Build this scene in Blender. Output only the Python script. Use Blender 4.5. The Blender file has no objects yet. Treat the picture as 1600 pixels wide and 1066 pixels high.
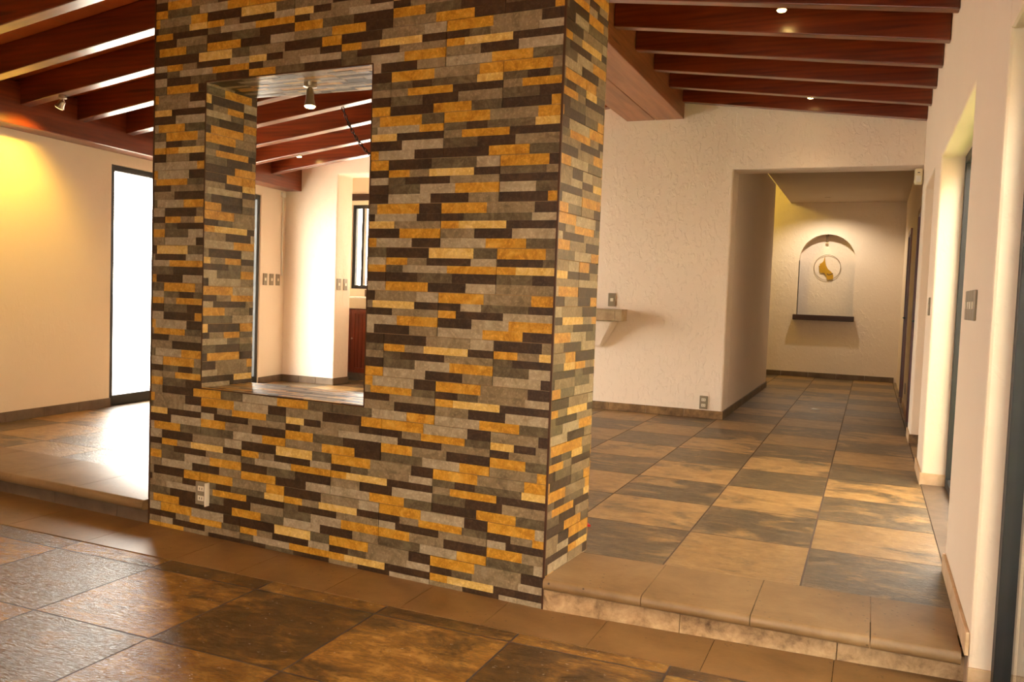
import bpy, bmesh, math, random
from mathutils import Vector, Matrix
C = bpy.context.scene.collection
S = bpy.context.scene
random.seed(7)

def lin(r, g, b):
    f = lambda c: (c/255/12.92) if c/255 <= .04045 else ((c/255+.055)/1.055)**2.4
    return (f(r), f(g), f(b), 1)

# ------------------------------------------------------------------ camera
def look_matrix(yaw, pitch, roll):
    cy, sy, cp, sp = math.cos(yaw), math.sin(yaw), math.cos(pitch), math.sin(pitch)
    f = Vector((sy*cp, cy*cp, -sp)); r = Vector((cy, -sy, 0)); d = f.cross(r)
    c, s = math.cos(roll), math.sin(roll)
    return c*r+s*d, -s*r+c*d, f
cam = bpy.data.cameras.new('camera')
co = bpy.data.objects.new('camera', cam); C.objects.link(co)
rr, dd, ff = look_matrix(*[math.radians(a) for a in (-22.734, 3.0967, -2.1073)])
m = Matrix((rr, -dd, -ff)).transposed().to_4x4(); m.translation = Vector((0, 0, 1.364))
co.matrix_world = m
cam.sensor_width = 36; cam.lens = 1334.3/1600*36; cam.clip_start = .05
S.camera = co

# ------------------------------------------------------------------ sky, exposure, portals
W = bpy.data.worlds.new('daylight'); S.world = W; W.use_nodes = True
bg = W.node_tree.nodes['Background']
bg.inputs[0].default_value = (1, .925, .81, 1); bg.inputs[1].default_value = 18.0
S.view_settings.view_transform = 'Standard'; S.view_settings.look = 'None'
S.view_settings.gamma = 1; S.view_settings.use_curve_mapping = False
S.view_settings.exposure = 0.42
def portal(name, loc, direction, sx, sy):
    l = bpy.data.lights.new(name, 'AREA'); l.shape = 'RECTANGLE'; l.size = sx; l.size_y = sy
    l.cycles.is_portal = True
    o = bpy.data.objects.new(name, l); C.objects.link(o); o.location = loc
    o.rotation_euler = Vector(direction).to_track_quat('-Z', 'Y').to_euler()
portal('window_daylight', (-7.1, 7.2, 1.32), (1, 0, 0), 2.4, 2.5)
portal('front_daylight', (-1.25, -2.75, 1.15), (0, 1, 0), 1.1, 2.3)
portal('side_daylight', (.75, 5.5, 1.3), (-1, 0, 0), 2.4, 2.5)
portal('entry_daylight', (.75, 2.3, 1.2), (-1, 0, 0), 2.3, 2.5)
portal('kitchen_daylight', (-6.1, 10.7, 1.95), (0, -1, 0), 2.0, 1.2)

# ------------------------------------------------------------------ node helpers
def new_mat(name):
    m = bpy.data.materials.new(name); m.use_nodes = True
    return m, m.node_tree, m.node_tree.nodes['Principled BSDF']
class NT:
    def __init__(s, nt): s.nt = nt
    def n(s, t, ins=None, **kw):
        nd = s.nt.nodes.new(t)
        for k, v in kw.items(): setattr(nd, k, v)
        for k, v in (ins or {}).items():
            if isinstance(v, bpy.types.NodeSocket): s.nt.links.new(v, nd.inputs[k])
            else: nd.inputs[k].default_value = v
        return nd
    def math(s, op, a, b=0., c=None):
        ins = {0: a, 1: b}
        if c is not None: ins[2] = c
        return s.n('ShaderNodeMath', ins, operation=op).outputs[0]
    def mix(s, f, a, b, bt='MIX'):
        nd = s.nt.nodes.new('ShaderNodeMix'); nd.data_type = 'RGBA'; nd.blend_type = bt
        for k, v in ((0, f), (6, a), (7, b)):
            if isinstance(v, bpy.types.NodeSocket): s.nt.links.new(v, nd.inputs[k])
            else: nd.inputs[k].default_value = v
        return nd.outputs[2]
    def coord(s): return s.n('ShaderNodeTexCoord').outputs['Object']
    def pos(s): return s.n('ShaderNodeNewGeometry').outputs['Position']
    def mapping(s, v, scale=(1, 1, 1), loc=(0, 0, 0)):
        return s.n('ShaderNodeMapping', {'Vector': v, 'Scale': scale, 'Location': loc}).outputs[0]
    def noise(s, v, scale, detail=4, rough=.5, dist=0.):
        return s.n('ShaderNodeTexNoise', {'Vector': v, 'Scale': scale, 'Detail': detail, 'Roughness': rough, 'Distortion': dist}).outputs[0]
    def ramp(s, f, stops):
        nd = s.n('ShaderNodeValToRGB', {0: f}); e = nd.color_ramp.elements
        while len(e) < len(stops): e.new(.5)
        for i, (p, c) in enumerate(stops): e[i].position = p; e[i].color = c if len(c) == 4 else (*c, 1)
        return nd.outputs[0]
    def bump(s, h, strength, dist=.01, normal=None):
        ins = {'Height': h, 'Strength': strength, 'Distance': dist}
        if normal is not None: ins['Normal'] = normal
        return s.n('ShaderNodeBump', ins).outputs[0]
    def link(s, a, b): s.nt.links.new(a, b)

def plain(name, col, rough=.5, metal=0., coat=0., emit=None, es=0., bump=None):
    m, nt, p = new_mat(name); T = NT(nt)
    p.inputs['Roughness'].default_value = rough; p.inputs['Metallic'].default_value = metal
    p.inputs['Coat Weight'].default_value = coat
    v = T.pos(); f = T.noise(v, 9, 4)
    T.link(T.mix(f, tuple(c*.9 for c in col[:3])+(1,), tuple(min(1, c*1.08) for c in col[:3])+(1,)), p.inputs['Base Color'])
    if emit: p.inputs['Emission Color'].default_value = emit; p.inputs['Emission Strength'].default_value = es
    if bump: T.link(T.bump(T.noise(v, bump[0], 4), bump[1], bump[2]), p.inputs['Normal'])
    return m

def plaster(name, col, bs=.5):
    m, nt, p = new_mat(name); T = NT(nt); v = T.pos()
    f = T.noise(v, 1.3, 3)
    c = T.mix(f, tuple(x*.93 for x in col[:3])+(1,), col)
    T.link(c, p.inputs['Base Color']); p.inputs['Roughness'].default_value = .75
    a = T.noise(T.mapping(v, (1, 1, .55)), 22, 3, .6, .6)
    ridges = T.ramp(a, [(0.0, (0, 0, 0)), (.52, (.0, .0, .0)), (.64, (1, 1, 1)), (1, (1, 1, 1))])
    b = T.noise(v, 5, 3)
    h = T.math('ADD', T.math('MULTIPLY', ridges, .35), T.math('ADD', b, T.math('MULTIPLY', T.noise(v, 90, 2), .12)))
    T.link(T.bump(h, bs, .012), p.inputs['Normal'])
    return m

def wood(name, stretch, dark, light, rough=.3, knots=True, coat=.3):
    m, nt, p = new_mat(name); T = NT(nt); v = T.pos()
    mv = T.mapping(v, stretch)
    g = T.noise(mv, 1.5, 6, .6, .8)
    rings = T.n('ShaderNodeTexWave', {'Vector': mv, 'Scale': .9, 'Distortion': 6., 'Detail': 3., 'Detail Scale': 1.2}, wave_type='BANDS', bands_direction='Z').outputs[1]
    f = T.math('ADD', T.math('MULTIPLY', g, .9), T.math('MULTIPLY', rings, .1))
    c = T.ramp(f, [(.2, dark), (.75, light)])
    if knots:
        kn = T.n('ShaderNodeTexVoronoi', {'Vector': T.mapping(v, tuple(.35*k for k in stretch)), 'Scale': 2.3}).outputs[0]
        k = T.ramp(kn, [(0, (1, 1, 1)), (.06, (1, 1, 1)), (.13, (0, 0, 0)), (1, (0, 0, 0))])
        c = T.mix(T.math('MULTIPLY', k, .75), c, tuple(x*.3 for x in dark[:3])+(1,))
    T.link(c, p.inputs['Base Color'])
    p.inputs['Roughness'].default_value = rough; p.inputs['Coat Weight'].default_value = coat; p.inputs['Coat Roughness'].default_value = .25
    T.link(T.bump(f, .25, .004), p.inputs['Normal'])
    return m

def slate(name, x0, y0, sx, sy, light_parity, lights, darks, groutc, rough=(.3, .5)):
    """square slate slabs laid as a chequerboard of tan and charcoal, joints, cleft relief"""
    m, nt, p = new_mat(name); T = NT(nt); v = T.pos()
    sp = T.n('ShaderNodeSeparateXYZ', {0: v})
    gx = T.math('DIVIDE', T.math('SUBTRACT', sp.outputs[0], x0), sx)
    gy = T.math('DIVIDE', T.math('SUBTRACT', sp.outputs[1], y0), sy)
    ix, iy = T.math('FLOOR', gx), T.math('FLOOR', gy)
    par = T.math('FLOORED_MODULO', T.math('ADD', T.math('ADD', ix, iy), light_parity), 2.)   # 0 = tan slab
    cell = T.n('ShaderNodeCombineXYZ', {0: ix, 1: iy, 2: 3.7}).outputs[0]
    wn = T.n('ShaderNodeTexWhiteNoise', {0: cell}, noise_dimensions='3D')
    off = T.n('ShaderNodeVectorMath', {0: wn.outputs[1], 'Scale': 30.}, operation='SCALE').outputs[0]
    vv = T.n('ShaderNodeVectorMath', {0: v, 1: off}, operation='ADD').outputs[0]
    vv = T.mapping(vv, (1, 1.7, 1))
    big = T.noise(vv, 2.6, 7, .66, .7)
    med = T.noise(vv, 8, 8, .72, .4)
    fine = T.noise(vv, 34, 4, .6)
    lc = T.ramp(med, [(.25, lights[0]), (.5, lights[1]), (.72, lights[2])])
    dc = T.ramp(med, [(.3, darks[0]), (.5, darks[1]), (.75, darks[2])])
    # a tan slab carries some dark stain, a dark slab some tan; how much varies slab by slab
    thr = T.math('ADD', T.math('MULTIPLY', T.math('SUBTRACT', .5, par), -.19), T.math('ADD', T.math('MULTIPLY', wn.outputs[0], .12), -.06))
    k = T.math('MULTIPLY', T.math('ADD', T.math('SUBTRACT', big, .5), thr), 8.)
    k = T.n('ShaderNodeClamp', {0: T.math('ADD', k, .5)}).outputs[0]
    c = T.mix(k, lc, dc)
    c = T.mix(T.math('MULTIPLY', fine, .35), c, tuple(x*.35 for x in darks[0][:3])+(1,))
    br = T.math('ADD', .82, T.math('MULTIPLY', wn.outputs[0], .36))
    c = T.mix(1., c, T.n('ShaderNodeCombineXYZ', {0: br, 1: br, 2: br}).outputs[0], 'MULTIPLY')
    ex = T.math('MULTIPLY', T.math('SUBTRACT', .5, T.math('ABSOLUTE', T.math('SUBTRACT', T.math('FRACT', gx), .5))), sx)
    ey = T.math('MULTIPLY', T.math('SUBTRACT', .5, T.math('ABSOLUTE', T.math('SUBTRACT', T.math('FRACT', gy), .5))), sy)
    e = T.math('ADD', T.math('MINIMUM', ex, ey), T.math('MULTIPLY', T.math('SUBTRACT', med, .5), .004))
    gr = T.math('LESS_THAN', e, .0042)
    c = T.mix(gr, c, groutc)
    T.link(c, p.inputs['Base Color'])
    r = T.math('ADD', rough[0], T.math('MULTIPLY', fine, rough[1]-rough[0]))
    r = T.math('ADD', r, T.math('MULTIPLY', gr, .35))
    T.link(r, p.inputs['Roughness'])
    cleft = T.noise(T.mapping(vv, (1, 1.5, 1)), 30, 5, .6, 1.0)
    h = T.math('ADD', T.math('MULTIPLY', med, .35), T.math('ADD', T.math('MULTIPLY', cleft, .8), T.math('MULTIPLY', fine, .12)))
    h = T.math('SUBTRACT', h, T.math('MULTIPLY', gr, .5))
    T.link(T.bump(h, .8, .009), p.inputs['Normal'])
    p.inputs['Specular IOR Level'].default_value = .75
    return m

def stone(name, a, b, c3, scale=6, rough=.5, bumps=.4, pits=True):
    m, nt, p = new_mat(name); T = NT(nt); v = T.pos()
    f = T.noise(v, scale, 8, .68, .25)
    c = T.ramp(f, [(.28, a), (.5, b), (.75, c3)])
    h = f
    if pits:
        q = T.n('ShaderNodeTexVoronoi', {'Vector': T.mapping(v, (1, 1.6, 1)), 'Scale': 26.}).outputs[0]
        k = T.ramp(q, [(0, (1, 1, 1)), (.1, (1, 1, 1)), (.16, (0, 0, 0)), (1, (0, 0, 0))])
        sel = T.math('GREATER_THAN', T.noise(v, 4.5, 2), .55)
        k = T.math('MULTIPLY', k, sel)
        c = T.mix(T.math('MULTIPLY', k, .75), c, (.02, .012, .006, 1)); h = T.math('SUBTRACT', f, k)
    T.link(c, p.inputs['Base Color']); p.inputs['Roughness'].default_value = rough
    T.link(T.bump(h, bumps, .006), p.inputs['Normal'])
    return m

def ledge(name, a, b, c3, rough=.34):
    """printed stone of one strip colour: cloudy with fine speckle"""
    m, nt, p = new_mat(name); T = NT(nt); v = T.pos()
    f = T.noise(v, 11, 6, .68, 1.6); g = T.noise(v, 75, 3, .7)
    c = T.ramp(f, [(.3, a), (.5, b), (.7, c3)])
    c = T.mix(T.ramp(g, [(.5, (0, 0, 0)), (.72, (.55, .55, .55))]), c, tuple(min(1, x*1.9+.03) for x in b[:3])+(1,))
    T.link(c, p.inputs['Base Color']); p.inputs['Roughness'].default_value = rough
    T.link(T.bump(T.math('ADD', f, T.math('MULTIPLY', g, .3)), .18, .004), p.inputs['Normal'])
    return m

# ------------------------------------------------------------------ materials
WALL = plaster('cream plaster', lin(243, 226, 205))
WALLS = plaster('smooth cream plaster', lin(242, 224, 200), .18)
HALLC = plaster('hall ceiling paint', lin(205, 188, 168), .1)
YEL = plaster('yellow lit paint', lin(232, 205, 120), .2)
WX = wood('beam timber', (.7, 9, 9), lin(60, 16, 4), lin(134, 56, 18), .3, coat=.8)
WY = wood('girder timber', (9, .7, 9), lin(112, 62, 34), lin(172, 112, 72), .38, coat=.15)
WZ = wood('door timber', (9, 9, .7), lin(78, 26, 8), lin(132, 52, 18), knots=False, coat=.05)
DKW = wood('dark shelf timber', (.7, 9, 9), lin(35, 18, 10), lin(66, 36, 22), .5, False, 0.)
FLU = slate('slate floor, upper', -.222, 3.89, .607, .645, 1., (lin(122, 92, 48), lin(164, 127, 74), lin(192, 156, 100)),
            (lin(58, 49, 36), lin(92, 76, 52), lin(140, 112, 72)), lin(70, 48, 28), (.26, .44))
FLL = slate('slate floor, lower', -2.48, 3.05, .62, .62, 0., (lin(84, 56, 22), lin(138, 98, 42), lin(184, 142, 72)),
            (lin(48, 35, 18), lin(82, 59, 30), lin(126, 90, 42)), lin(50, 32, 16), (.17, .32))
CAN = stone('worn quarry stone', lin(106, 82, 52), lin(130, 102, 66), lin(148, 120, 82), 3.5, .45, .3)
CANL = stone('worn quarry stone, lower', lin(98, 70, 36), lin(120, 88, 48), lin(138, 104, 60), 3.5, .42, .3)
RIS = stone('split stone riser', lin(96, 70, 42), lin(172, 140, 100), lin(206, 176, 134), 14, .6, 1., False)
BSB = stone('slate skirting', lin(70, 48, 26), lin(126, 96, 58), lin(168, 132, 84), 9, .55, .5, False)
BSD = stone('brown stone skirting', lin(84, 66, 48), lin(106, 86, 64), lin(124, 102, 78), 5, .6, .2, False)
BSL = stone('pale stone skirting', lin(176, 140, 100), lin(204, 172, 132), lin(220, 192, 156), 7, .6, .3, False)
L_OC = ledge('strip ochre', lin(148, 98, 20), lin(182, 132, 37), lin(206, 161, 72))
L_LO = ledge('strip pale ochre', lin(182, 139, 57), lin(204, 169, 94), lin(219, 191, 132))
L_GR = ledge('strip grey', lin(100, 85, 61), lin(128, 111, 83), lin(148, 133, 106))
L_LG = ledge('strip light grey', lin(132, 117, 89), lin(156, 141, 115), lin(172, 159, 133))
L_DG = ledge('strip dark grey', lin(65, 55, 39), lin(91, 79, 57), lin(117, 106, 79))
L_DK = ledge('strip dark brown', lin(39, 24, 11), lin(55, 37, 20), lin(74, 52, 31), .42)
LED = [L_OC, L_LO, L_GR, L_LG, L_DG, L_DK]
GROUT = plain('tile grout', lin(150, 122, 84), .8)
TRIM = plain('brown corner strip', lin(70, 40, 20), .4)
BLK = plain('black metal', lin(9, 8, 8), .5)
DGRY = plain('dark grey metal', lin(30, 29, 26), .5)
ALU = plain('pale aluminium', lin(176, 182, 184), .3, .8)
STEEL = plain('brushed steel', lin(190, 178, 158), .28, .95)
CHAINM = plain('dark chain metal', lin(52, 40, 32), .3, .9)
PLATE = plain('taupe switch plate', lin(142, 128, 104), .4)
SLOT = plain('ivory socket', lin(226, 216, 190), .4)
DARK = plain('socket slot', lin(40, 34, 28), .6)
WHITE = plain('white plastic', lin(236, 230, 214), .4)
PIRM = plain('ivory plastic', lin(228, 216, 176), .45)
BRASS = plain('brushed brass', lin(196, 146, 30), .3, .6, bump=(30, .4, .01))
RINGM = plain('dark brass wire', lin(120, 86, 40), .35, .8)
RED = plain('red foil', lin(206, 40, 40), .3)
COUNTER = plain('white counter stone', lin(236, 232, 222), .2)
CTILE = plain('beige counter tile', lin(196, 176, 142), .4)
SHTILE = stone('shelf edge tile', lin(140, 116, 84), lin(172, 148, 112), lin(190, 168, 134), 8, .5, .3, False)
BULB = plain('lit bulb', (1, .8, .4, 1), .5, emit=(1, .66, .2, 1), es=40)
DIMB = plain('dim lamp glass', lin(250, 225, 170), .3, emit=(1, .7, .3, 1), es=1.6)
CONC = plain('pale terrace', lin(225, 222, 214), .8)
HILL = plain('hazy hillside', lin(214, 222, 196), .9)
GRASS = stone('lawn', lin(60, 92, 22), lin(112, 150, 40), lin(160, 190, 80), 40, .9, .6, False)

def glass():
    m = bpy.data.materials.new('window glass'); m.use_nodes = True; nt = m.node_tree; nt.nodes.clear(); T = NT(nt)
    tr = T.n('ShaderNodeBsdfTransparent', {0: (.97, .98, .98, 1)}); gl = T.n('ShaderNodeBsdfGlossy', {1: .02})
    fc = T.n('ShaderNodeLayerWeight').outputs['Facing']
    fr = T.math('ADD', .04, T.math('MULTIPLY', T.math('POWER', fc, 5.), .9))
    mx = T.n('ShaderNodeMixShader', {0: fr, 1: tr.outputs[0], 2: gl.outputs[0]})
    T.link(mx.outputs[0], T.n('ShaderNodeOutputMaterial').inputs[0]); return m
GLASS = glass()

def terracotta():
    m, nt, p = new_mat('terracotta ceiling brick'); T = NT(nt); v = T.pos()
    br = T.n('ShaderNodeTexBrick', {'Vector': T.mapping(v, (1, 1, 1)), 'Color1': lin(220, 112, 40), 'Color2': lin(196, 92, 28),
             'Mortar': lin(190, 120, 60), 'Scale': 1., 'Mortar Size': .006, 'Brick Width': .42, 'Row Height': .29})
    c = T.mix(T.noise(v, 7, 4), br.outputs[0], lin(170, 78, 24))
    T.link(c, p.inputs['Base Color']); p.inputs['Roughness'].default_value = .8
    return m
TERRA = terracotta()

# ------------------------------------------------------------------ mesh helpers
class Frame:
    """u along, w outward (depth), z up"""
    def __init__(s, o, u, w): s.o, s.u, s.w = Vector(o), Vector(u).normalized(), Vector(w).normalized()
    def p(s, u, w, z): return s.o+s.u*u+s.w*w+Vector((0, 0, z))
WF = Frame((0, 0, 0), (1, 0, 0), (0, 1, 0))
class MB:
    def __init__(s): s.v, s.f, s.m = [], [], []
    def quad(s, pts, mi=0):
        k = len(s.v); s.v += [Vector(p) for p in pts]; s.f.append(list(range(k, k+len(pts)))); s.m.append(mi)
    def hexa(s, P, mi=0):
        k = len(s.v); s.v += [Vector(p) for p in P]
        for f in ((0, 3, 2, 1), (4, 5, 6, 7), (0, 1, 5, 4), (1, 2, 6, 5), (2, 3, 7, 6), (3, 0, 4, 7)):
            s.f.append([k+i for i in f]); s.m.append(mi)
    def box(s, x0, x1, y0, y1, z0, z1, mi=0, F=WF):
        s.hexa([F.p(x0, y0, z0), F.p(x1, y0, z0), F.p(x1, y1, z0), F.p(x0, y1, z0), F.p(x0, y0, z1), F.p(x1, y0, z1), F.p(x1, y1, z1), F.p(x0, y1, z1)], mi)
        return s
    def tube(s, pts, r, n=12, mi=0, cap=True):
        pts = [Vector(p) for p in pts]; rs = r if isinstance(r, (list, tuple)) else [r]*len(pts)
        k0 = len(s.v); up = None
        for i, p in enumerate(pts):
            d = (pts[min(i+1, len(pts)-1)]-pts[max(i-1, 0)])
            d = d.normalized() if d.length > 1e-9 else Vector((0, 0, 1))
            if up is None: up = Vector((1, 0, 0)) if abs(d.x) < .8 else Vector((0, 1, 0))
            a = (up-d*up.dot(d)).normalized(); b = d.cross(a); up = a
            for j in range(n):
                t = 2*math.pi*j/n; s.v.append(p+(a*math.cos(t)+b*math.sin(t))*rs[i])
        for i in range(len(pts)-1):
            for j in range(n):
                s.f.append([k0+i*n+j, k0+i*n+(j+1) % n, k0+(i+1)*n+(j+1) % n, k0+(i+1)*n+j]); s.m.append(mi)
        if cap:
            s.f.append([k0+j for j in range(n)][::-1]); s.m.append(mi)
            s.f.append([k0+(len(pts)-1)*n+j for j in range(n)]); s.m.append(mi)
        return s
    def prism(s, poly, d, mi=0):
        """poly: list of points (Vector), extruded by vector d"""
        k = len(s.v); n = len(poly); d = Vector(d)
        s.v += [Vector(p) for p in poly]+[Vector(p)+d for p in poly]
        s.f.append([k+i for i in range(n)]); s.m.append(mi); s.f.append([k+n+i for i in range(n)][::-1]); s.m.append(mi)
        for i in range(n):
            j = (i+1) % n; s.f.append([k+i, k+j, k+n+j, k+n+i]); s.m.append(mi)
        return s
    def build(s, name, mats, parent=None, bevel=0., smooth=False, merge=True, seg=2):
        me = bpy.data.meshes.new(name); me.from_pydata([tuple(v) for v in s.v], [], s.f)
        for mt in (mats if isinstance(mats, (list, tuple)) else [mats]): me.materials.append(mt)
        for p, mi in zip(me.polygons, s.m): p.material_index = mi
        bm = bmesh.new(); bm.from_mesh(me)
        if merge: bmesh.ops.remove_doubles(bm, verts=bm.verts, dist=1e-5)
        bmesh.ops.recalc_face_normals(bm, faces=bm.faces)
        if smooth:
            for f in bm.faces: f.smooth = True
            for e in bm.edges:
                if len(e.link_faces) == 2 and e.calc_face_angle(0) > math.radians(35): e.smooth = False
        bm.to_mesh(me); bm.free()
        o = bpy.data.objects.new(name, me); C.objects.link(o)
        if parent: o.parent = parent; o.matrix_parent_inverse = Matrix.Translation(-parent.location)
        if bevel:
            b = o.modifiers.new('bevel', 'BEVEL'); b.width = bevel; b.segments = seg; b.limit_method = 'ANGLE'; b.angle_limit = math.radians(40)
        return o

def empty(name, loc):
    o = bpy.data.objects.new(name, None); o.location = loc; o.empty_display_size = .1; C.objects.link(o); return o
def tag(o, label, cat, group=None):
    o['label'] = label; o['category'] = cat
    if group: o['group'] = group
    return o
def struct(o): o['kind'] = 'structure'; return o

def wall_mesh(mb, F, u0, u1, z0, z1, t, holes=()):
    """solid wall slab in frame F (u along, w thickness) with rectangular holes, clean outer skin"""
    us = sorted({u0, u1, *[h[0] for h in holes], *[h[1] for h in holes]}); us = [u for u in us if u0 <= u <= u1]
    zs = sorted({z0, z1, *[h[2] for h in holes], *[h[3] for h in holes]}); zs = [z for z in zs if z0 <= z <= z1]
    solid = lambda i, j: 0 <= i < len(us)-1 and 0 <= j < len(zs)-1 and not any(
        h[0] < (us[i]+us[i+1])/2 < h[1] and h[2] < (zs[j]+zs[j+1])/2 < h[3] for h in holes)
    for i in range(len(us)-1):
        for j in range(len(zs)-1):
            if not solid(i, j): continue
            a, b, c, d = us[i], us[i+1], zs[j], zs[j+1]
            for w in (0, t): mb.quad([F.p(a, w, c), F.p(b, w, c), F.p(b, w, d), F.p(a, w, d)])
            if not solid(i-1, j): mb.quad([F.p(a, 0, c), F.p(a, t, c), F.p(a, t, d), F.p(a, 0, d)])
            if not solid(i+1, j): mb.quad([F.p(b, 0, c), F.p(b, t, c), F.p(b, t, d), F.p(b, 0, d)])
            if not solid(i, j-1): mb.quad([F.p(a, 0, c), F.p(b, 0, c), F.p(b, t, c), F.p(a, t, c)])
            if not solid(i, j+1): mb.quad([F.p(a, 0, d), F.p(b, 0, d), F.p(b, t, d), F.p(a, t, d)])

H = .137                                   # height of the raised floor
PA = Vector((-1.249, 3.434, 0)); PB = Vector((-3.686, 3.603, 0))
SR = Vector((.47, 3.55, 0))                # right end of the right step front
SL = Vector((-6.9, 3.79, 0))
# ------------------------------------------------------------------ floors
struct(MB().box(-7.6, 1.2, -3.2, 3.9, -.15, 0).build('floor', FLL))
mb = MB()
mb.prism([(-7.6, 3.86, 0), (-3.686, 3.65, 0), (-3.686, 4.0, 0), (-1.25, 3.9, 0), (-1.25, 3.5, 0), (.7, 3.62, 0), (.7, 16.4, 0), (-7.6, 16.4, 0)], (0, 0, H))
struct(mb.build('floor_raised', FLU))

def slab_row(name, pts_front, back_y, joints, z0, z1, mat, nose=0., gap=.0016):
    """row of stone slabs between a front line and a back line, joints at the given x"""
    (xa, ya), (xb, yb) = pts_front
    fy = lambda x: ya+(yb-ya)*(x-xa)/(xb-xa)
    by = (lambda x: back_y[0]+(back_y[1]-back_y[0])*(x-xa)/(xb-xa)) if isinstance(back_y, tuple) else (lambda x: back_y)
    mb = MB(); xs = [xa]+list(joints)+[xb]
    for a, b in zip(xs[:-1], xs[1:]):
        a2, b2 = a+gap, b-gap
        if nose:
            n = 8; prof = []
            r = (z1-z0)/2
            for k in range(n+1):
                t = -math.pi/2+math.pi*k/n; prof.append((-r*.7*math.cos(t)+r*.7, (z0+z1)/2+r*math.sin(t)))
            P, Q = [], []
            for dy, z in prof: P.append((a2, fy(a2)+dy, z)); Q.append((b2, fy(b2)+dy, z))
            P.append((a2, by(a2), z1)); Q.append((b2, by(b2), z1)); P.append((a2, by(a2), z0)); Q.append((b2, by(b2), z0))
            k = len(mb.v); mb.v += [Vector(p) for p in P+Q]; n2 = len(P)
            for i in range(n2):
                j = (i+1) % n2; mb.f.append([k+i, k+j, k+n2+j, k+n2+i]); mb.m.append(0)
            mb.f.append([k+i for i in range(n2)]); mb.m.append(0); mb.f.append([k+n2+i for i in range(n2)]); mb.m.append(0)
        else:
            mb.hexa([(a2, fy(a2), z0), (b2, fy(b2), z0), (b2, by(b2), z0), (a2, by(a2), z0), (a2, fy(a2), z1), (b2, fy(b2), z1), (b2, by(b2), z1), (a2, by(a2), z1)])
    return struct(mb.build(name, mat, smooth=bool(nose)))
slab_row('trim_1', ((-1.247, 3.415), (.366, 3.405)), (3.875, 3.895), (-.813, -.374, .062), .091, H+.004, CAN, nose=1)
slab_row('trim_2', ((-6.62, 3.75), (-3.69, 3.555)), (4.24, 4.09), (-6.05, -5.45, -4.86, -4.27), .083, H+.004, CAN, nose=1)
slab_row('trim_3', ((-1.249, 3.43), (.45, 3.50)), (3.52, 3.60), (-.656, -.052), 0, .095, RIS)
slab_row('trim_4', ((-6.62, 3.80), (-3.69, 3.605)), (3.9, 3.70), (-6.3, -5.7, -5.1, -4.5, -3.95), 0, .088, BSD)
slab_row('trim_5', ((-6.62, 3.245), (.45, 3.11)), (3.80, 3.55), (-6.1, -5.5, -4.9, -4.3, -3.7, -3.1, -2.7, -2.2, -1.8, -1.41, -.957, -.512, -.06), -.02, .003, CANL)

# ------------------------------------------------------------------ walls
# left wall, running back at a slight angle, with the tall glazed opening
LFo = Vector((-6.77, 6.06, 0)); LFd = Vector((-.089, 1, 0)).normalized()
LF = Frame(LFo, LFd, Vector((-1, -.089, 0)))
ua, ub = .045, 2.50                        # opening
mb = MB(); wall_mesh(mb, LF, -9.3, 3.06, -.1, 4.2, .22, [(ua, ub, H, 2.475)])
struct(mb.build('wall_left', WALLS, bevel=.008))
# back wall with kitchen passage and hall opening
BF = Frame((0, 9.08, 0), (1, 0, 0), (0, 1, 0))
mb = MB(); wall_mesh(mb, BF, -7.06, .40, -.1, 4.2, .34, [(-6.25, -4.7, -.2, 2.79), (-1.39, .5, -.2, 2.74)])
struct(mb.build('wall_back', WALL, bevel=.015))
# slightly proud plaster field between the girder and the hall corner
o = MB().box(-1.39, .386, 9.068, 9.085, 2.742, 3.60).build('trim_6', WALL, bevel=.006); struct(o)
# hall left wall
mb = MB(); wall_mesh(mb, Frame((-1.39, 9.42, 0), (0, 1, 0), (-1, 0, 0)), 0, 3.68, H-.1, 3.12, .3)
struct(mb.build('wall_hall_left', WALL))
# space to the left of the hall, beyond the wall end
mb = MB(); wall_mesh(mb, Frame((-4.2, 9.4, 0), (0, 1, 0), (-1, 0, 0)), 0, 6.3, 0, 4.2, .2)
struct(mb.build('wall_side', WALLS))
mb = MB().box(-4.4, -1.39, 9.42, 15.6, 4.0, 4.15)
struct(mb.build('ceiling_side', WALLS))
# hall end wall with arched niche
nx0, nx1, nz0, nzt = -1.195, -.295, 1.21, 2.588
r = (nx1-nx0)/2; cx = (nx0+nx1)/2; zs = nzt-r; Y0 = 15.5; nd = .17; N = 28
mb = MB(); wall_mesh(mb, Frame((0, Y0, 0), (1, 0, 0), (0, 1, 0)), -4.3, .8, 0, 4.2, .35, [(nx0, nx1, nz0, nzt)])
arc = [(cx-r*math.cos(math.pi*k/N), zs+r*math.sin(math.pi*k/N)) for k in range(N+1)]
for (xa, za), (xb, zb) in zip(arc[:-1], arc[1:]):
    mb.quad([(xa, Y0, za), (xb, Y0, zb), (xb, Y0, nzt), (xa, Y0, nzt)])
    mb.quad([(xa, Y0, za), (xb, Y0, zb), (xb, Y0+nd, zb), (xa, Y0+nd, za)])
    mb.quad([(xa, Y0+nd, nz0), (xb, Y0+nd, nz0), (xb, Y0+nd, zb), (xa, Y0+nd, za)])
for x in (nx0, nx1): mb.quad([(x, Y0, nz0), (x, Y0+nd, nz0), (x, Y0+nd, zs), (x, Y0, zs)])
mb.quad([(nx0, Y0, nz0), (nx1, Y0, nz0), (nx1, Y0+nd, nz0), (nx0, Y0+nd, nz0)])
struct(mb.build('wall_hall_end', WALL, bevel=.012, smooth=False))
# hall ceiling
struct(MB().box(-1.38, .8, 9.42, 15.5, 3.12, 3.3).build('ceiling_hall', HALLC))
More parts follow.
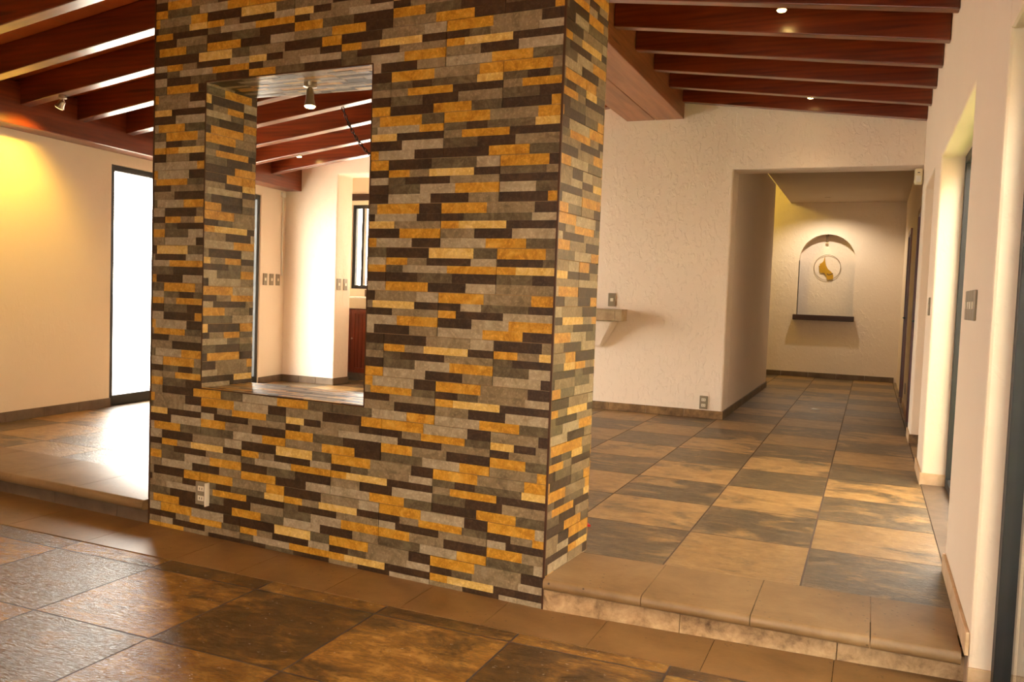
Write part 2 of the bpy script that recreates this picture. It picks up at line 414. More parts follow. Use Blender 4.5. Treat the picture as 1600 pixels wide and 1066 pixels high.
# right wall: far half along the hall, near half with the two openings
RX = .385
mb = MB(); wall_mesh(mb, Frame((RX, 0, 0), (0, 1, 0), (1, 0, 0)), 3.395, 9.1, -.1, 4.2, .17, [(4.48, 6.62, 0, 2.42), (7.28, 8.6, 0, 2.46)])
struct(mb.build('wall_right', WALLS, bevel=.012))
mb = MB(); wall_mesh(mb, Frame((RX, 0, 0), (0, 1, 0), (1, 0, 0)), -3.2, 3.395, -.1, 4.2, .17, [(1.2, 3.395, 0, 2.335)])
struct(mb.build('wall_right_near', WALLS, bevel=.012))
mb = MB(); wall_mesh(mb, Frame((.40, 0, 0), (0.0026, 1, 0), (1, 0, 0)), 9.1, 15.5, 0, 4.2, .2, [(9.16, 10.25, H, 2.42), (12.2, 13.1, H, 2.42)])
struct(mb.build('wall_right_hall', WALLS, bevel=.01))
# lobby behind the third opening (closed, shadowed recess)
struct(MB().box(.556, .62, 7.1, 8.8, 0, 3).build('wall_recess', WALLS))
# wall behind the camera; its unseen opening is put in for daylight fill
mb = MB(); wall_mesh(mb, Frame((-8, -3, 0), (1, 0, 0), (0, -1, 0)), 0, 9.2, -.1, 4.2, .25, [(6.2, 7.3, 0, 2.3)])
struct(mb.build('wall_front', WALLS))

# ------------------------------------------------------------------ pitched ceiling
zl = lambda x: 2.715+.14*(x+6.7)
zr = lambda x: 3.43-.124*(x+1.92)
BH = .21
mb = MB()
mb.prism([(-7.4, -3.2, zl(-7.4)+BH), (-2.24, -3.2, zl(-2.24)+BH), (-2.24, -3.2, zl(-2.24)+BH+.25), (-7.4, -3.2, zl(-7.4)+BH+.25)], (0, 12.4, 0))
mb.prism([(-2.24, -3.2, zr(-2.24)+BH), (.6, -3.2, zr(.6)+BH), (.6, -3.2, zr(.6)+BH+.12), (-2.24, -3.2, zr(-2.24)+BH+.12)], (0, 12.4, 0))
struct(mb.build('ceiling', TERRA))
struct(MB().box(-7.4, .8, 9.2, 16, 4.15, 4.25).build('ceiling_far', WALLS))

# girder under the ridge
g = empty('ridge_girder', (-2.24, 6.5, 3.28))
tag(g, 'wide double-board timber girder running from the tiled pillar to the back wall', 'beam')
for x0, x1, zt in ((-2.55, -2.243, 3.503), (-2.237, -1.93, 3.635)):
    MB().box(x0, x1, 4.03, 9.075, 3.28, zt).build('board', WY, g, bevel=.006)

def beam(x0, x1, y, z0, z1, name, label, group, mat=WX, w=.10):
    mb = MB(); mb.hexa([(x0, y-w, z0), (x1, y-w, z1), (x1, y, z1), (x0, y, z0), (x0, y-w, z0+BH-.002), (x1, y-w, z1+BH-.002), (x1, y, z1+BH-.002), (x0, y, z0+BH-.002)])
    return tag(mb.build(name, mat, bevel=.007), label, 'beam', group)
ordn = ['first', 'second', 'third', 'fourth', 'fifth', 'sixth', 'seventh', 'eighth', 'ninth', 'tenth']
ys = [8.5, 7.92, 7.31, 6.70, 6.14, 5.56, 4.98, 4.43, 3.86]
for i, y in enumerate(ys):
    x1 = -2.556 if y > 3.95 else -3.72
    lab = ('reddish-brown rafter on the left ceiling slope, %s out from the back wall' % ordn[i]) if i < 8 else \
        'reddish-brown rafter at the top left corner, nearest the tiled pillar on the left slope'
    beam(-6.62-.089*(y-5), x1, y, zl(-6.62-.089*(y-5)), zl(x1), 'ceiling_beam', lab, 'rafters on the left ceiling slope')
ys = [9.02, 8.38, 7.74, 7.10, 6.46, 5.82, 5.18]
for i, y in enumerate(ys):
    lab = 'reddish-brown rafter on the right ceiling slope, ' + ('lying against the back wall' if i == 0 else '%s out from the back wall' % ordn[i])
    beam(-1.925, .383, y, zr(-1.925), zr(.383), 'ceiling_beam', lab, 'rafters on the right ceiling slope', w=.09)
# wall plate on top of the left wall
mb = MB(); mb.box(-3, 3.03, -.24, -.002, 2.585, 2.93, F=LF)
tag(mb.build('wall_plate', wood('plate timber', (7, .8, 9), lin(84, 30, 10), lin(138, 62, 26)), bevel=.008), 'long reddish-brown wall plate timber lying along the top of the left wall', 'beam')

# ------------------------------------------------------------------ tiled partition
TW, TH = .59, .2035
ROWS = [(.23, (0, .4, .8, 1)), (.17, (0, .2, .38, .78, 1)), (.17, (0, .16, .57, 1)), (.22, (0, .3, .62, 1)), (.21, (0, .4, .74, 1))]
O, P_, G, L, D, K = range(6)
DESIGNS = [
    [[K, G, L], [O, G, P_, K], [D, K, G], [D, L, O], [L, K, G]],
    [[O, G, K], [K, D, G, L], [O, P_, K], [G, K, L], [L, O, D]],
    [[K, P_, D], [O, G, K, L], [D, L, O], [K, D, K], [O, K, L]],
    [[O, G, O], [D, K, D, P_], [G, O, K], [D, K, G], [K, O, D]],
    [[O, L, K], [K, G, O, D], [L, K, G], [O, G, K], [D, L, O]],
    [[G, K, O], [P_, K, G, K], [K, G, L], [O, D, K], [G, O, K]],
]
def clip(a0, a1, b0, b1): return max(a0, b0), min(a1, b1)
def tiles(mb, F, rects, pu=0., pz=0., t=.004, seed=1, fn=None, known=None):
    """ledgestone tiles on the plane of frame F; rects are (u0,u1,z0,z1); fn maps (u,w,v) to a point"""
    rng = random.Random(seed); fn = fn or F.p; done = {k: (v, True, 0) for k, v in (known or {}).items()}
    for (a0, a1, c0, c1) in rects:
        j0 = math.floor((c0-pz)/TH); j1 = math.ceil((c1-pz)/TH)
        for j in range(j0, j1):
            i0 = math.floor((a0-pu-TW)/TW)-1; i1 = math.ceil((a1-pu)/TW)+1
            for i in range(i0, i1):
                ub0 = pu+i*TW+(TW/2 if j % 2 else 0)
                if ub0 > a1 or ub0+TW < a0: continue
                if (i, j) not in done: done[(i, j)] = (rng.choice(DESIGNS), known is not None or rng.random() < .5, rng.random())
                des, fl, q = done[(i, j)]
                z = pz+(j+1)*TH-.0014
                for (hf, cuts), cols in zip(ROWS, des):
                    z1 = z; z0 = z-hf*(TH-.0028); z = z0
                    if fl: cuts = tuple(1-c for c in cuts[::-1]); cols = cols[::-1]
                    for k in range(len(cols)):
                        u0 = ub0+.0014+cuts[k]*(TW-.0028); u1 = ub0+.0014+cuts[k+1]*(TW-.0028)
                        x0, x1 = clip(u0, u1, a0, a1); y0, y1 = clip(z0, z1, c0, c1)
                        if x1-x0 < .002 or y1-y0 < .002: continue
                        e = .0002; tt = t+((k*7+i*3+j*5+int(hf*100)) % 3)*.0006
                        mb.hexa([fn(x0+e, 0, y0+e), fn(x1-e, 0, y0+e), fn(x1-e, 0, y1-e), fn(x0+e, 0, y1-e),
                                 fn(x0+e, tt, y0+e), fn(x1-e, tt, y0+e), fn(x1-e, tt, y1-e), fn(x0+e, tt, y1-e)], cols[k])
KNOWN = {(-1, 9): [[O, G, O], [D, K, D, P_], [G, O, K], [D, K, G], [K, O, D]], (0, 9): [[G, O, D], [O, D, L, O], [D, P_, K], [L, K, L], [O, L, K]],
         (0, 8): [[K, D, L], [O, G, P_, K], [D, K, G], [D, L, O], [L, K, G]], (-1, 8): [[O, K, G], [D, D, G, L], [K, K, O], [L, D, G], [K, O, K]],
         (-1, 7): [[O, G, K], [K, D, D, L], [O, P_, K], [G, K, L], [L, O, D]], (0, 7): [[G, O, K], [K, K, L, K], [P_, P_, G], [K, K, O], [O, L, K]],
         (0, 6): [[K, P_, D], [O, G, K, L], [D, L, O], [K, D, K], [O, K, L]], (-1, 6): [[O, G, L], [K, K, D, K], [O, P_, G], [D, K, K], [G, G, O]],
         (-1, 5): [[O, G, O], [K, L, D, K], [O, K, L], [K, L, O], [L, O, K]]}
uP = (PB-PA).normalized(); nP = Vector((-uP.y, uP.x, 0));
if nP.y > 0: nP = -nP                       # outward, to the camera
PF = Frame(PA, uP, nP); LEN = (PB-PA).length; PT = .492; TOP = 3.75
TK = lambda u: PT*(1-.122*u)                # the wall is a little thinner at its left end
oa, ob, oz0, oz1 = .981, 2.058, .800, 2.428   # the pass-through
core = MB()
cf = Frame(PA, uP, -nP)
wall_mesh(core, cf, .006, LEN-.006, .0, TOP, PT-.006, [(oa, ob, oz0, oz1)])
cf0 = cf.p
root = empty('tiled_partition', PA+uP*LEN/2-nP*PT/2)
tag(root, 'freestanding wall clad in ochre, grey and brown stone strips with a tall pass-through opening', 'partition wall')
for v in core.v:
    u, w = (v-PA).dot(uP), (v-PA).dot(-nP)
    v += -nP*(.006 if w < .01 else TK(u)-.006-w)
core.build('core', GROUT, root)
mb = MB()
tiles(mb, PF, [(0, oa, 0, TOP), (ob, LEN, 0, TOP), (oa, ob, 0, oz0), (oa, ob, oz1, TOP)], .286, 1.5658-7*TH, .006, 3, known=KNOWN,
      fn=lambda u, w, z: PF.p(u, w-.006, z))
mb.build('front_tiling', LED, root, merge=False)
# right end face (faces +X) and left end face
mb = MB(); tiles(mb, PF, [(.0, PT, 0, TOP)], .26, .1, .006, 8, fn=lambda u, w, z: PA+Vector((-.006+w, 0, 0))-nP*u+Vector((0, 0, z)))
mb.build('right_side_tiling', LED, root, merge=False)
mb = MB(); tiles(mb, PF, [(.0, TK(LEN), 0, TOP)], .2, .1, .006, 9, fn=lambda u, w, z: PB+Vector((.006-w, 0, 0))-nP*u+Vector((0, 0, z)))
mb.build('left_side_tiling', LED, root, merge=False)
mb = MB(); tiles(mb, PF, [(0, oa, H, TOP), (ob, LEN, H, TOP), (oa, ob, H, oz0), (oa, ob, oz1, TOP)], .1, .05, .006, 12,
                 fn=lambda u, w, z: PF.p(u, -TK(u)-w, z))
mb.build('back_tiling', LED, root, merge=False)
# inside the opening: jambs, sill, head
mb = MB(); tiles(mb, PF, [(.0, TK(ob), oz0, oz1)], .27, .13, .004, 21, fn=lambda u, w, z: PF.p(ob-w, -u, z))
tiles(mb, PF, [(.0, TK(oa), oz0, oz1)], .17, .13, .004, 22, fn=lambda u, w, z: PF.p(oa+w, -u, z))
mb.build('jamb_tiling', LED, root, merge=False)
mb = MB(); tiles(mb, PF, [(oa+.004, ob-.004, 0, PT)], .0, .02, .004, 23, fn=lambda u, w, z: PF.p(u, -z*TK(u)/PT, oz0+w))
mb.build('sill_tiling', LED, root, merge=False)
mb = MB(); tiles(mb, PF, [(oa+.004, ob-.004, 0, PT)], .12, .06, .004, 24, fn=lambda u, w, z: PF.p(u, -z*TK(u)/PT, oz1-w))
mb.build('head_tiling', LED, root, merge=False)
def strip(u, w, z0, z1, s=.0045): return MB().box(u-s, u+s, w-s, w+s, z0, z1, F=PF)
for u in (0, LEN): strip(u, 0, 0, TOP).build('corner_strip', TRIM, root)
for u in (oa, ob): strip(u, 0, oz0, oz1, .003).build('corner_strip', TRIM, root)
for z in (oz0, oz1): MB().box(oa, ob, -.003, .003, z-.003, z+.003, F=PF).build('corner_strip', TRIM, root)

# ------------------------------------------------------------------ skirtings
def skirt(name, F, u0, u1, z0, z1, t, mat, step=.31):
    mb = MB(); n = max(1, round((u1-u0)/step)); d = (u1-u0)/n
    for k in range(n): mb.box(u0+k*d+.0015, u0+(k+1)*d-.0015, 0, t, z0, z1, F=F)
    return struct(mb.build(name, mat, bevel=.003))
LFi = Frame(LFo, LFd, -Vector((-1, -.089, 0)))
skirt('baseboard_left', LFi, -2.3, ua, H-.01, H+.085, .014, BSD, .4)
skirt('baseboard_left_far', LFi, ub, 3.03, H-.01, H+.085, .014, BSD, .4)
skirt('baseboard_left_near', LFi, -9, -2.5, 0, .085, .014, BSD, .4)
BFi = Frame((0, 9.08, 0), (1, 0, 0), (0, -1, 0))
skirt('baseboard_back', BFi, -4.69, -1.375, H, H+.085, .014, BSB, .42)
skirt('baseboard_back_left', BFi, -7.03, -6.24, H, H+.085, .014, BSD)
skirt('baseboard_passage', Frame((-6.25, 9.07, 0), (0, 1, 0), (1, 0, 0)), 0, .345, H, H+.085, .014, BSD)
skirt('baseboard_hall_left', Frame((-1.39, 9.07, 0), (0, 1, 0), (1, 0, 0)), 0, 4.04, H, H+.085, .014, BSD, .6)
skirt('baseboard_hall_end', Frame((0, Y0, 0), (1, 0, 0), (0, -1, 0)), -4.1, .40, H, H+.085, .014, BSD, .45)
RF = Frame((RX, 0, 0), (0, 1, 0), (-1, 0, 0))
skirt('baseboard_right', RF, 3.395, 4.47, H, H+.085, .014, BSL, .55)
skirt('baseboard_right_middle', RF, 6.62, 7.28, H, H+.085, .014, BSL, .4)
skirt('baseboard_jamb', Frame((RX-.014, 6.62, 0), (1, 0, 0), (0, -1, 0)), 0, .17, H, H+.085, .014, BSL, .2)
skirt('baseboard_jamb_far', Frame((RX-.01, 8.6, 0), (1, 0, 0), (0, -1, 0)), 0, .16, H, H+.085, .014, BSB, .2)
skirt('baseboard_right_far', RF, 8.6, 9.1, H, H+.085, .012, BSL, .5)
skirt('baseboard_right_hall', Frame((.4, 0, 0), (.0026, 1, 0), (-1, 0, 0)), 10.4, 12.1, H, H+.085, .012, BSL, .5)
skirt('baseboard_reveal', Frame((RX-.002, 3.395, 0), (1, 0, 0), (0, -1, 0)), 0, .12, 0, .10, .01, BSL, .2)
struct(MB().box(RX, .56, 4.48, 6.62, 0, H+.004).build('trim_7', BSD))
struct(MB().box(RX, .555, 7.28, 8.6, 0, H+.002).build('trim_8', FLU))

# ------------------------------------------------------------------ windows and doors
def framed(name, F, u0, u1, z0, z1, mat, fw=.05, fd=.06, mull=(), bars=(), bot=None, w0=0., leaf=None):
    bot = bot or fw
    mb = MB()
    mb.box(u0, u0+fw, w0, w0+fd, z0, z1, F=F); mb.box(u1-fw, u1, w0, w0+fd, z0, z1, F=F)
    mb.box(u0+fw, u1-fw, w0, w0+fd, z1-fw, z1, F=F); mb.box(u0+fw, u1-fw, w0, w0+fd, z0, z0+bot, F=F)
    for u in mull: mb.box(u-fw/2, u+fw/2, w0+.004, w0+fd-.004, z0+bot, z1-fw, F=F)
    for z in bars: mb.box(u0+fw, u1-fw, w0+.006, w0+fd-.006, z-fw/2, z+fw/2, F=F)
    o = struct(mb.build(name, mat, bevel=.003, merge=False))
    g = MB().box(u0+fw*.8, u1-fw*.8, w0+fd/2-.003, w0+fd/2+.003, z0+bot*.8, z1-fw*.8, F=F).build('pane', GLASS, o)
    return o
framed('window_1', LF, ua+.002, ub-.002, H, 2.473, DGRY, .055, .07, mull=(), bot=.10, w0=.02)
framed('window_2', Frame((.535, 0, 0), (0, 1, 0), (1, 0, 0)), 4.485, 6.62, H+.004, 2.425, DGRY, .06, .07, mull=(5.55,))
# near garden door on the right edge: outer frame, leaf stile and rails
DF = Frame((.457, 0, 0), (0, 1, 0), (1, 0, 0))
framed('door_1', DF, 1.2, 3.39, 0, 2.335, BLK, .06, .06)
framed('door_2', Frame((.527, 0, 0), (0, 1, 0), (1, 0, 0)), 2.2, 3.34, .02, 2.30, BLK, .075, .045, bars=(.28,))
# kitchen window
KW = Frame((0, 10.4, 0), (1, 0, 0), (0, 1, 0))
mb = MB(); wall_mesh(mb, KW, -8.2, -4.0, 0, 4.2, .2, [(-6.9, -5.0, 1.37, 2.56)])
struct(mb.build('wall_kitchen', WALLS))
struct(MB().box(-7.25, -7.1, 9.42, 10.4, 0, 4.2).build('wall_kitchen_left', WALLS))
struct(MB().box(-4.46, -4.41, 9.42, 10.4, 0, 4.2).build('wall_kitchen_right', WALLS))
w3 = framed('window_3', KW, -6.898, -5.002, 1.37, 2.56, BLK, .05, .05, mull=(-6.73, -5.9), w0=.03)
MB().box(-6.70, -6.665, 10.415, 10.45, 1.42, 2.51).build('sash', ALU, w3)
struct(MB().box(-6.95, -4.9, 10.37, 10.4, 2.62, 2.71).build('trim_9', DKW))

def panel_door(name, F, u0, u1, z0, z1, glassy=False):
    fr = MB(); fw = .06
    fr.box(u0, u0+fw, -.02, .10, z0, z1, F=F); fr.box(u1-fw, u1, -.02, .10, z0, z1, F=F); fr.box(u0+fw, u1-fw, -.02, .10, z1-fw, z1, F=F)
    o = struct(fr.build(name, WZ, bevel=.004))
    lf = MB(); a, b, c, d = u0+fw+.003, u1-fw-.003, z0+.005, z1-fw-.003; s = .11
    lf.box(a, a+s, .03, .07, c, d, F=F); lf.box(b-s, b, .03, .07, c, d, F=F)
    for z in (c, (c+d)/2-.1, d-s): lf.box(a+s, b-s, .03, .07, z, z+s*1.3 if z < d-s else d, F=F)
    lf.box(a+s, b-s, .042, .058, c, d, F=F)
    l = lf.build('leaf', WZ, o, bevel=.004, merge=False)
    hb = MB(); hb.box(a+.03, a+.07, .012, .03, 1.12, 1.32, F=F)
    hb.tube([F.p(a+.05, .015, 1.25), F.p(a+.05, -.035, 1.25), F.p(a+.16, -.04, 1.25)], .011)
    hb.build('handle', BLK, l)
    return o
HF = Frame((.40, 0, 0), (.0026, 1, 0), (1, 0, 0))
panel_door('door_3', HF, 9.165, 10.245, H, 2.415)
panel_door('door_4', HF, 12.205, 13.095, H, 2.415)

# ------------------------------------------------------------------ kitchen cabinet seen through the passage
cb = empty('kitchen_cabinet', (-5.6, 10.05, H))
tag(cb, 'red-brown wooden kitchen base cabinet under the black-framed window, seen through the pass-through', 'cabinet')
kx0, kx1, ky = -6.62, -4.47, 9.76
MB().box(kx0, kx1, ky+.02, 10.38, H+.10, 1.10).build('body', WZ, cb)
MB().box(kx0+.01, kx1, ky+.06, 10.36, H, H+.10).build('plinth', BSD, cb)
x = kx0+.17
for k in range(4):
    a, b, c, d = x+.003, x+.425, H+.11, 1.09
    mb = MB(); s = .06
    mb.box(a, a+s, ky, ky+.02, c, d); mb.box(b-s, b, ky, ky+.02, c, d); mb.box(a+s, b-s, ky, ky+.02, c, c+s); mb.box(a+s, b-s, ky, ky+.02, d-s, d)
    n = 5; w = (b-a-2*s)/n
    for q in range(n): mb.box(a+s+q*w+.008, a+s+(q+1)*w-.008, ky+.004, ky+.02, c+s, d-s)
    mb.box(a+s, b-s, ky+.012, ky+.02, c+s, d-s)
    dr = mb.build('door', WZ, cb, bevel=.003, merge=False)
    MB().tube([(a+.03, ky, .70), (a+.03, ky-.025, .70)], [.006, .013]).build('knob', STEEL, dr)
    x += .43
mb = MB(); mb.box(kx0, kx0+.165, ky, ky+.02, H+.11, 1.09)
for q in range(3): mb.box(kx0+.03+q*.04, kx0+.055+q*.04, ky-.008, ky, H+.16, 1.04)
mb.build('side_panel', WZ, cb)
ct = empty('kitchen_counter', (-5.6, 10.0, 1.10))
tag(ct, 'white kitchen worktop with a beige tiled edge on top of the wooden cabinet', 'worktop')
MB().box(kx0-.02, kx1, ky-.03, 10.39, 1.105, 1.24).build('tiled_edge', CTILE, ct)
MB().box(kx0-.02, kx1, ky-.03, 10.39, 1.241, 1.262).build('top', COUNTER, ct, bevel=.004)
MB().box(kx0-.02, kx1, 10.375, 10.398, 1.263, 1.36).build('backsplash', BSD, ct)

# ------------------------------------------------------------------ bar shelf on the back wall
sh = empty('corner_shelf', (-2.85, 8.95, 1.12))
tag(sh, 'tile-edged counter end sticking out of the back wall above a white plaster bracket', 'shelf')
mb = MB()
for a, b in ((-3.6, -3.2), (-3.2, -2.84), (-2.84, -2.53), (-2.53, -2.455)): mb.box(a+.002, b-.002, 8.86, 9.078, 1.125, 1.235)
mb.build('tiled_edge', SHTILE, sh)
MB().box(-3.6, -2.452, 8.85, 9.079, 1.236, 1.25).build('top', SHTILE, sh, bevel=.004)
mb = MB(); mb.prism([(-3.5, 8.88, 1.122), (-2.56, 8.88, 1.122), (-2.72, 9.0, .86), (-2.80, 9.03, .835), (-3.5, 9.03, .835)], (0, .001, 0)) if False else None
mb = MB(); mb.hexa([(-3.3, 9.03, .83), (-2.72, 9.03, .83), (-2.70, 9.078, .83), (-3.3, 9.078, .83), (-3.3, 8.90, 1.12), (-2.56, 8.90, 1.12), (-2.54, 9.078, 1.12), (-3.3, 9.078, 1.12)])
mb.build('bracket', WALL, sh, bevel=.02)

# ------------------------------------------------------------------ niche: shelf, ring emblem
tag(MB().box(-1.245, -.265, 15.36, 15.66, 1.12, 1.208).build('niche_shelf', DKW, bevel=.006), 'dark wooden shelf board at the foot of the arched niche', 'shelf')
em = empty('wall_emblem', (-.742, 15.655, 2.03))
tag(em, 'golden face profile inside a thin wire ring, hung in the arched niche', 'wall decoration')
R0, ex, ez, ey = .215, -.742, 2.03, 15.648
mb = MB(); mb.tube([(ex+R0*math.cos(2*math.pi*k/48), ey, ez+R0*math.sin(2*math.pi*k/48)) for k in range(49)], .0035, 8, cap=False)
mb.build('ring', RINGM, em, smooth=True)
# outline read clockwise: head band tip, nape, shoulder, base, chest, chin, mouth, nose, brow
prof = [(-22, 106), (-22, 80), (-18, 50), (-10, 15), (8, -15), (38, -40), (54, -68), (53, -98), (30, -106), (6, -108), (0, -90), (-12, -65), (-27, -49),
        (-52, -48), (-63, -41), (-61, -33), (-67, -27), (-63, -21), (-69, -14), (-64, -5), (-73, 9), (-66, 16), (-63, 20), (-67, 28), (-54, 38), (-42, 46), (-34, 60), (-29, 80)]
k = R0/112
mb = MB(); mb.prism([Vector((ex+a*k, ey-.004, ez+b*k)) for a, b in prof], (0, .008, 0)); mb.build('profile', BRASS, em)
mb = MB(); mb.prism([Vector((ex+a*k, ey-.007, ez+b*k)) for a, b in ((-2, -50), (18, -60), (50, -48), (51, -58), (18, -72), (2, -66))], (0, .003, 0)); mb.build('collar', RINGM, em)

# ------------------------------------------------------------------ lamps
def spot_lamp(loc, d, label, power=0., col=(1, .78, .45), size=math.radians(80), lit=True, group='small spotlights', base_r=.03, ln=.10, r=.03, stem=.03):
    """steel spotlight: disc base, short stem, conical cup with bulb, aimed along d"""
    loc = Vector(loc); d = Vector(d).normalized()
    rt = tag(empty('spotlight', loc), label, 'spotlight', group)
    MB().tube([loc, loc-Vector((0, 0, .022)), loc-Vector((0, 0, .026))], [base_r, base_r, base_r*.8], 20).build('base', STEEL, rt, smooth=True)
    j = loc-Vector((0, 0, .026+stem))
    MB().tube([loc-Vector((0, 0, .024)), j], .006, 10).build('stem', STEEL, rt, smooth=True)
    MB().tube([j-d*.012, j, j+d*ln*.55, j+d*ln], [r*.35, r*.62, r*.72, r], 20).build('cup', STEEL, rt, smooth=True)
    MB().tube([j+d*ln, j+d*(ln+.006)], [r*.93, r*.8], 20).build('bulb', BULB if lit else DIMB, rt, smooth=True)
    if power:
        l = bpy.data.lights.new('lamp_light', 'SPOT'); l.energy = power; l.color = col; l.spot_size = size; l.spot_blend = .7; l.shadow_soft_size = .03
        o = bpy.data.objects.new('lamp_light', l); C.objects.link(o); o.parent = rt; o.location = j+d*(ln+.02)-loc
        o.rotation_euler = d.to_track_quat('-Z', 'Y').to_euler()
    return rt
spot_lamp((-2.745, 3.72, 2.424), (.05, -.05, -1), 'steel spotlight hanging from the head of the tiled pass-through', 8, ln=.085, r=.03, base_r=.034, stem=.012)
spot_lamp((-6.01, 4.93, zl(-6.01)-.0), (-.58, -.08, -.9), 'small white cup spotlight under a left rafter, above the yellow glow', 62, (1, .60, .07), math.radians(110), lit=False, stem=.02, ln=.055, r=.038)
spot_lamp((-6.186, 8.2, 2.97), (.1, .0, -1), 'small glowing spotlight between rafters near the wall plate, seen through the pass-through', 25, stem=.03, ln=.05)
def downlight(x, y, z, zc, label, power, r=.032):
    rt = tag(empty('recessed_spotlight', (x, y, zc)), label, 'spotlight', 'glowing ceiling spotlights')
    MB().tube([(x, y, zc-.001), (x, y, z+.012)], .012, 12).build('stem', STEEL, rt)
    MB().tube([(x, y, z+.045), (x, y, z+.012), (x, y, z)], [.015, r*.8, r], 20).build('cup', STEEL, rt, smooth=True)
    MB().tube([(x, y, z+.002), (x, y, z-.008)], [r*.92, r*.75], 20).build('bulb', BULB, rt, smooth=True)
    l = bpy.data.lights.new('lamp_light', 'SPOT'); l.energy = power; l.color = (1, .70, .38); l.spot_size = math.radians(110); l.spot_blend = .8; l.shadow_soft_size = .03
    o = bpy.data.objects.new('lamp_light', l); C.objects.link(o); o.parent = rt; o.location = (0, 0, z-.02-zc)
downlight(-.674, 6.13, 3.36, zr(-.674)+BH, 'bright glowing spotlight with a steel cup between the nearest rafters, right slope', 30, .035)
downlight(-.642, 8.62, 3.33, zr(-.642)+BH, 'small glowing spotlight between the rafters above the hall opening', 8, .03)
# added lamps, out of view, that light the near room warmly
for q, (x, y) in enumerate(((-5.0, 1.9), (-3.2, 1.2), (-1.3, 1.6), (-3.6, -1.2))):
    zc = (zl(x) if x < -2.24 else zr(x))+BH
    downlight(x, y, zc-.14, zc, 'added out-of-view spotlight on the near room ceiling, %s' % ('by the left wall', 'mid-room', 'beside the pillar', 'at the back')[q], 70)
# niche spotlight
spot_lamp((-.765, 15.60, 2.585), (.02, .15, -1), 'tiny steel spotlight at the crown of the arched niche', .4, ln=.09, r=.022, base_r=.03, stem=.015, lit=False)
# unseen hall downlight washing the niche wall; its ceiling-coloured rim is added, no bulb
rt = tag(empty('unseen_hall_light', (-.75, 14.75, 3.12)), 'added ceiling-coloured rim around an unseen hall light in front of the niche', 'spotlight')
MB().tube([(-.75, 14.75, 3.1195), (-.75, 14.75, 3.114)], [.05, .045], 24).build('rim', HALLC, rt, smooth=True)
l = bpy.data.lights.new('lamp_light', 'SPOT'); l.energy = 62; l.color = (1, .84, .66); l.spot_size = math.radians(150); l.spot_blend = .6; l.shadow_soft_size = .04
o = bpy.data.objects.new('lamp_light', l); C.objects.link(o); o.parent = rt; o.location = (0, 0, -.03)
l = bpy.data.lights.new('added_side_light', 'POINT'); l.energy = 30; l.color = (1, .72, .12); l.shadow_soft_size = .08  # yellow light added to the side space, without any fixture
o = bpy.data.objects.new('added_side_light', l); C.objects.link(o); o.location = (-2.4, 14.3, 3.5)

# ------------------------------------------------------------------ chain
A = Vector((-4.547, 6.65, zl(-4.547)+.002)); B = Vector((-3.4, 6.65, zl(-3.4)+.002)); pts = []
N = 400
for k in range(N+1):
    t = k/N; x = A.x+(B.x-A.x)*t; sag = .60*(1-((t-.5)*2)**2)**.9
    pts.append(Vector((x, 6.65, A.z+(B.z-A.z)*t-sag)))
d = [0]
for a, b in zip(pts[:-1], pts[1:]): d.append(d[-1]+(b-a).length)
def at(sv):
    for i in range(len(d)-1):
        if d[i+1] >= sv: return pts[i]+(pts[i+1]-pts[i])*((sv-d[i])/(d[i+1]-d[i]+1e-9)), (pts[i+1]-pts[i]).normalized()
    return pts[-1], (pts[-1]-pts[-2]).normalized()
mb = MB(); sv = 0; k = 0; LL = .046
while sv+LL < d[-1]:
    c, t = at(sv+LL/2); side = Vector((0, 1, 0)) if k % 2 else Vector((0, 1, 0)).cross(t)
    loop = []
    for q in range(17):
        an = 2*math.pi*q/16; loop.append(c+t*(.5*LL*1.15*math.cos(an))+side*(.0125*math.sin(an)))
    mb.tube(loop, .0042, 6, cap=False); sv += LL*.82; k += 1
ch = mb.build('hanging_chain', CHAINM, smooth=True)
tag(ch, 'dark metal chain swagged under the rafters, seen at the right of the pass-through', 'chain')

# ------------------------------------------------------------------ switches and sockets
def switch(F, u, z, label, w=.07, h=.115, n=1, sockets=0, group='switch plates', t=.01, off=0.):
    rt = tag(empty('socket_plate' if sockets else 'switch_plate', F.p(u, 0, z)), label, 'socket' if sockets else 'light switch', group)
    MB().box(u-w/2, u+w/2, off, off+t, z-h/2, z+h/2, F=F).build('plate', PLATE, rt, bevel=.003)
    for q in range(sockets):
        zz = z+(.5-q)*h*.42
        so = MB().box(u-w*.26, u+w*.26, off+t, off+t+.003, zz-h*.11, zz+h*.11, F=F).build('socket', SLOT, rt, bevel=.001)
        for s in (-1, 1): MB().box(u+s*w*.1-.002, u+s*w*.1+.002, off+t+.003, off+t+.0036, zz-.006, zz+.006, F=F).build('slot', DARK, so)
    if not sockets:
        MB().box(u-w*.2, u+w*.2, off+t, off+t+.004, z-h*.12, z+h*.12, F=F).build('rocker', SLOT, rt, bevel=.001)
    return rt
switch(BFi, -2.632, 1.35, 'taupe single switch plate on the back wall just above the tiled counter end', .085, .145)
switch(BFi, -1.583, .302, 'taupe double socket plate low on the back wall beside the hall corner', .085, .14, sockets=2, group='socket plates')
for k, (u, nm) in enumerate(((2.60, 'leftmost'), (2.74, 'middle'), (2.88, 'rightmost'))):
    switch(LFi, u, 1.445, 'taupe switch plate, %s of three at the far end of the left wall' % nm, .085, .145, group='three switch plates on the left wall')
JF = Frame((-6.25, 0, 0), (0, 1, 0), (1, 0, 0))
for u, nm in ((9.155, 'left'), (9.30, 'right')):
    switch(JF, u, 1.415, 'taupe switch plate on the kitchen passage jamb, %s one of the pair' % nm, .085, .145, group='two switch plates on the passage jamb')
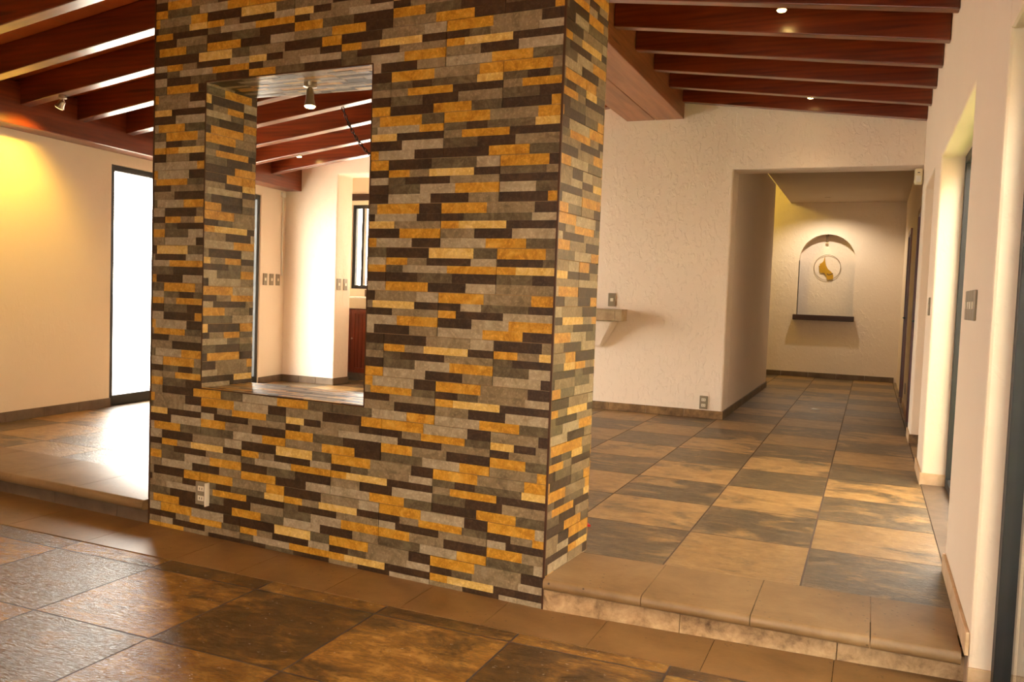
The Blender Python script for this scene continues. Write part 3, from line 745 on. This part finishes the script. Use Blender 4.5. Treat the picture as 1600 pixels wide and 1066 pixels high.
for k, (u, nm) in enumerate(((4.17, 'farthest'), (4.08, 'second farthest'), (3.99, 'second nearest'), (3.90, 'nearest'))):
    switch(RF, u, 1.39, 'grey switch plate in the row of four on the near right wall, %s one' % nm, .086, .125, group='row of four switch plates on the right wall')
switch(RF, 6.85, 1.39, 'small switch plate on the right wall strip beyond the first glazed opening', .10, .13)
switch(Frame((.43, 0, 0), (0, 1, 0), (-1, 0, 0)), 11.4, .40, 'small low socket plate on the right hall wall between the two wooden doors', .09, .13, sockets=1, group='socket plates')
# socket on the tiled partition with its cover ajar
so = switch(PF, 2.035, .232, 'bronze double socket plate low on the tiled partition with a white side flap', .085, .125, sockets=2, group='socket plates')
MB().box(1.983, 1.989, 0, .03, .17, .296, F=PF).build('flap', WHITE, so)
# conduit above the switches on the left wall
tag(MB().tube([LFi.p(2.955, .012, 1.50), LFi.p(2.955, .012, 2.54)], .011, 12).build('conduit', WHITE, smooth=True), 'thin white conduit running up the left wall corner above the three switches', 'conduit')
tag(MB().box(2.91, 2.99, .001, .03, 2.50, 2.56, F=LFi).build('junction_box', WHITE, bevel=.005), 'small white junction box high in the left wall corner at the top of the conduit', 'box')
# motion detector under the lintel
pr = empty('motion_sensor', (.35, 9.0, 2.62))
tag(pr, 'small ivory motion sensor in the corner under the hall lintel', 'sensor')
MB().box(.305, .375, 8.98, 9.06, 2.55, 2.70).build('housing', PIRM, pr, bevel=.015)
MB().box(.318, .362, 8.976, 8.981, 2.57, 2.63).build('lens', WHITE, pr)
MB().box(.33, .35, 8.977, 8.981, 2.655, 2.662).build('indicator', DARK, pr)
# red foil scrap
mb = MB(); mb.prism([(-1.376, 4.33, H+.012), (-1.34, 4.325, H+.014), (-1.325, 4.345, H+.011), (-1.35, 4.37, H+.015), (-1.372, 4.36, H+.012)], (0, 0, -.010))
tag(mb.build('foil_scrap', RED), 'tiny crumpled red foil scrap on the slate floor beside the partition', 'scrap')
mb = MB(); mb.prism([(-.60, 10.66, H+.006), (-.50, 10.65, H+.012), (-.49, 10.70, H+.008), (-.58, 10.72, H+.014)], (0, 0, -.006))
tag(mb.build('paper_scrap', WHITE), 'tiny white paper scrap on the hall floor', 'scrap')

# ------------------------------------------------------------------ outdoors
struct(MB().box(-60, -7.0, -20, 60, -.3, .02).build('ground_terrace', CONC))
struct(MB().box(2.1, 2.3, -2, 14, -.1, 3.3).build('wall_light_screen', WALLS))  # unseen wall added outside to dim daylight reaching the right-hand openings
struct(MB().box(.75, 40, -20, 60, -.3, -.05).build('ground_lawn', GRASS))
struct(MB().box(-60, 40, -60, -3.3, -.3, -.06).build('ground_front', CONC))
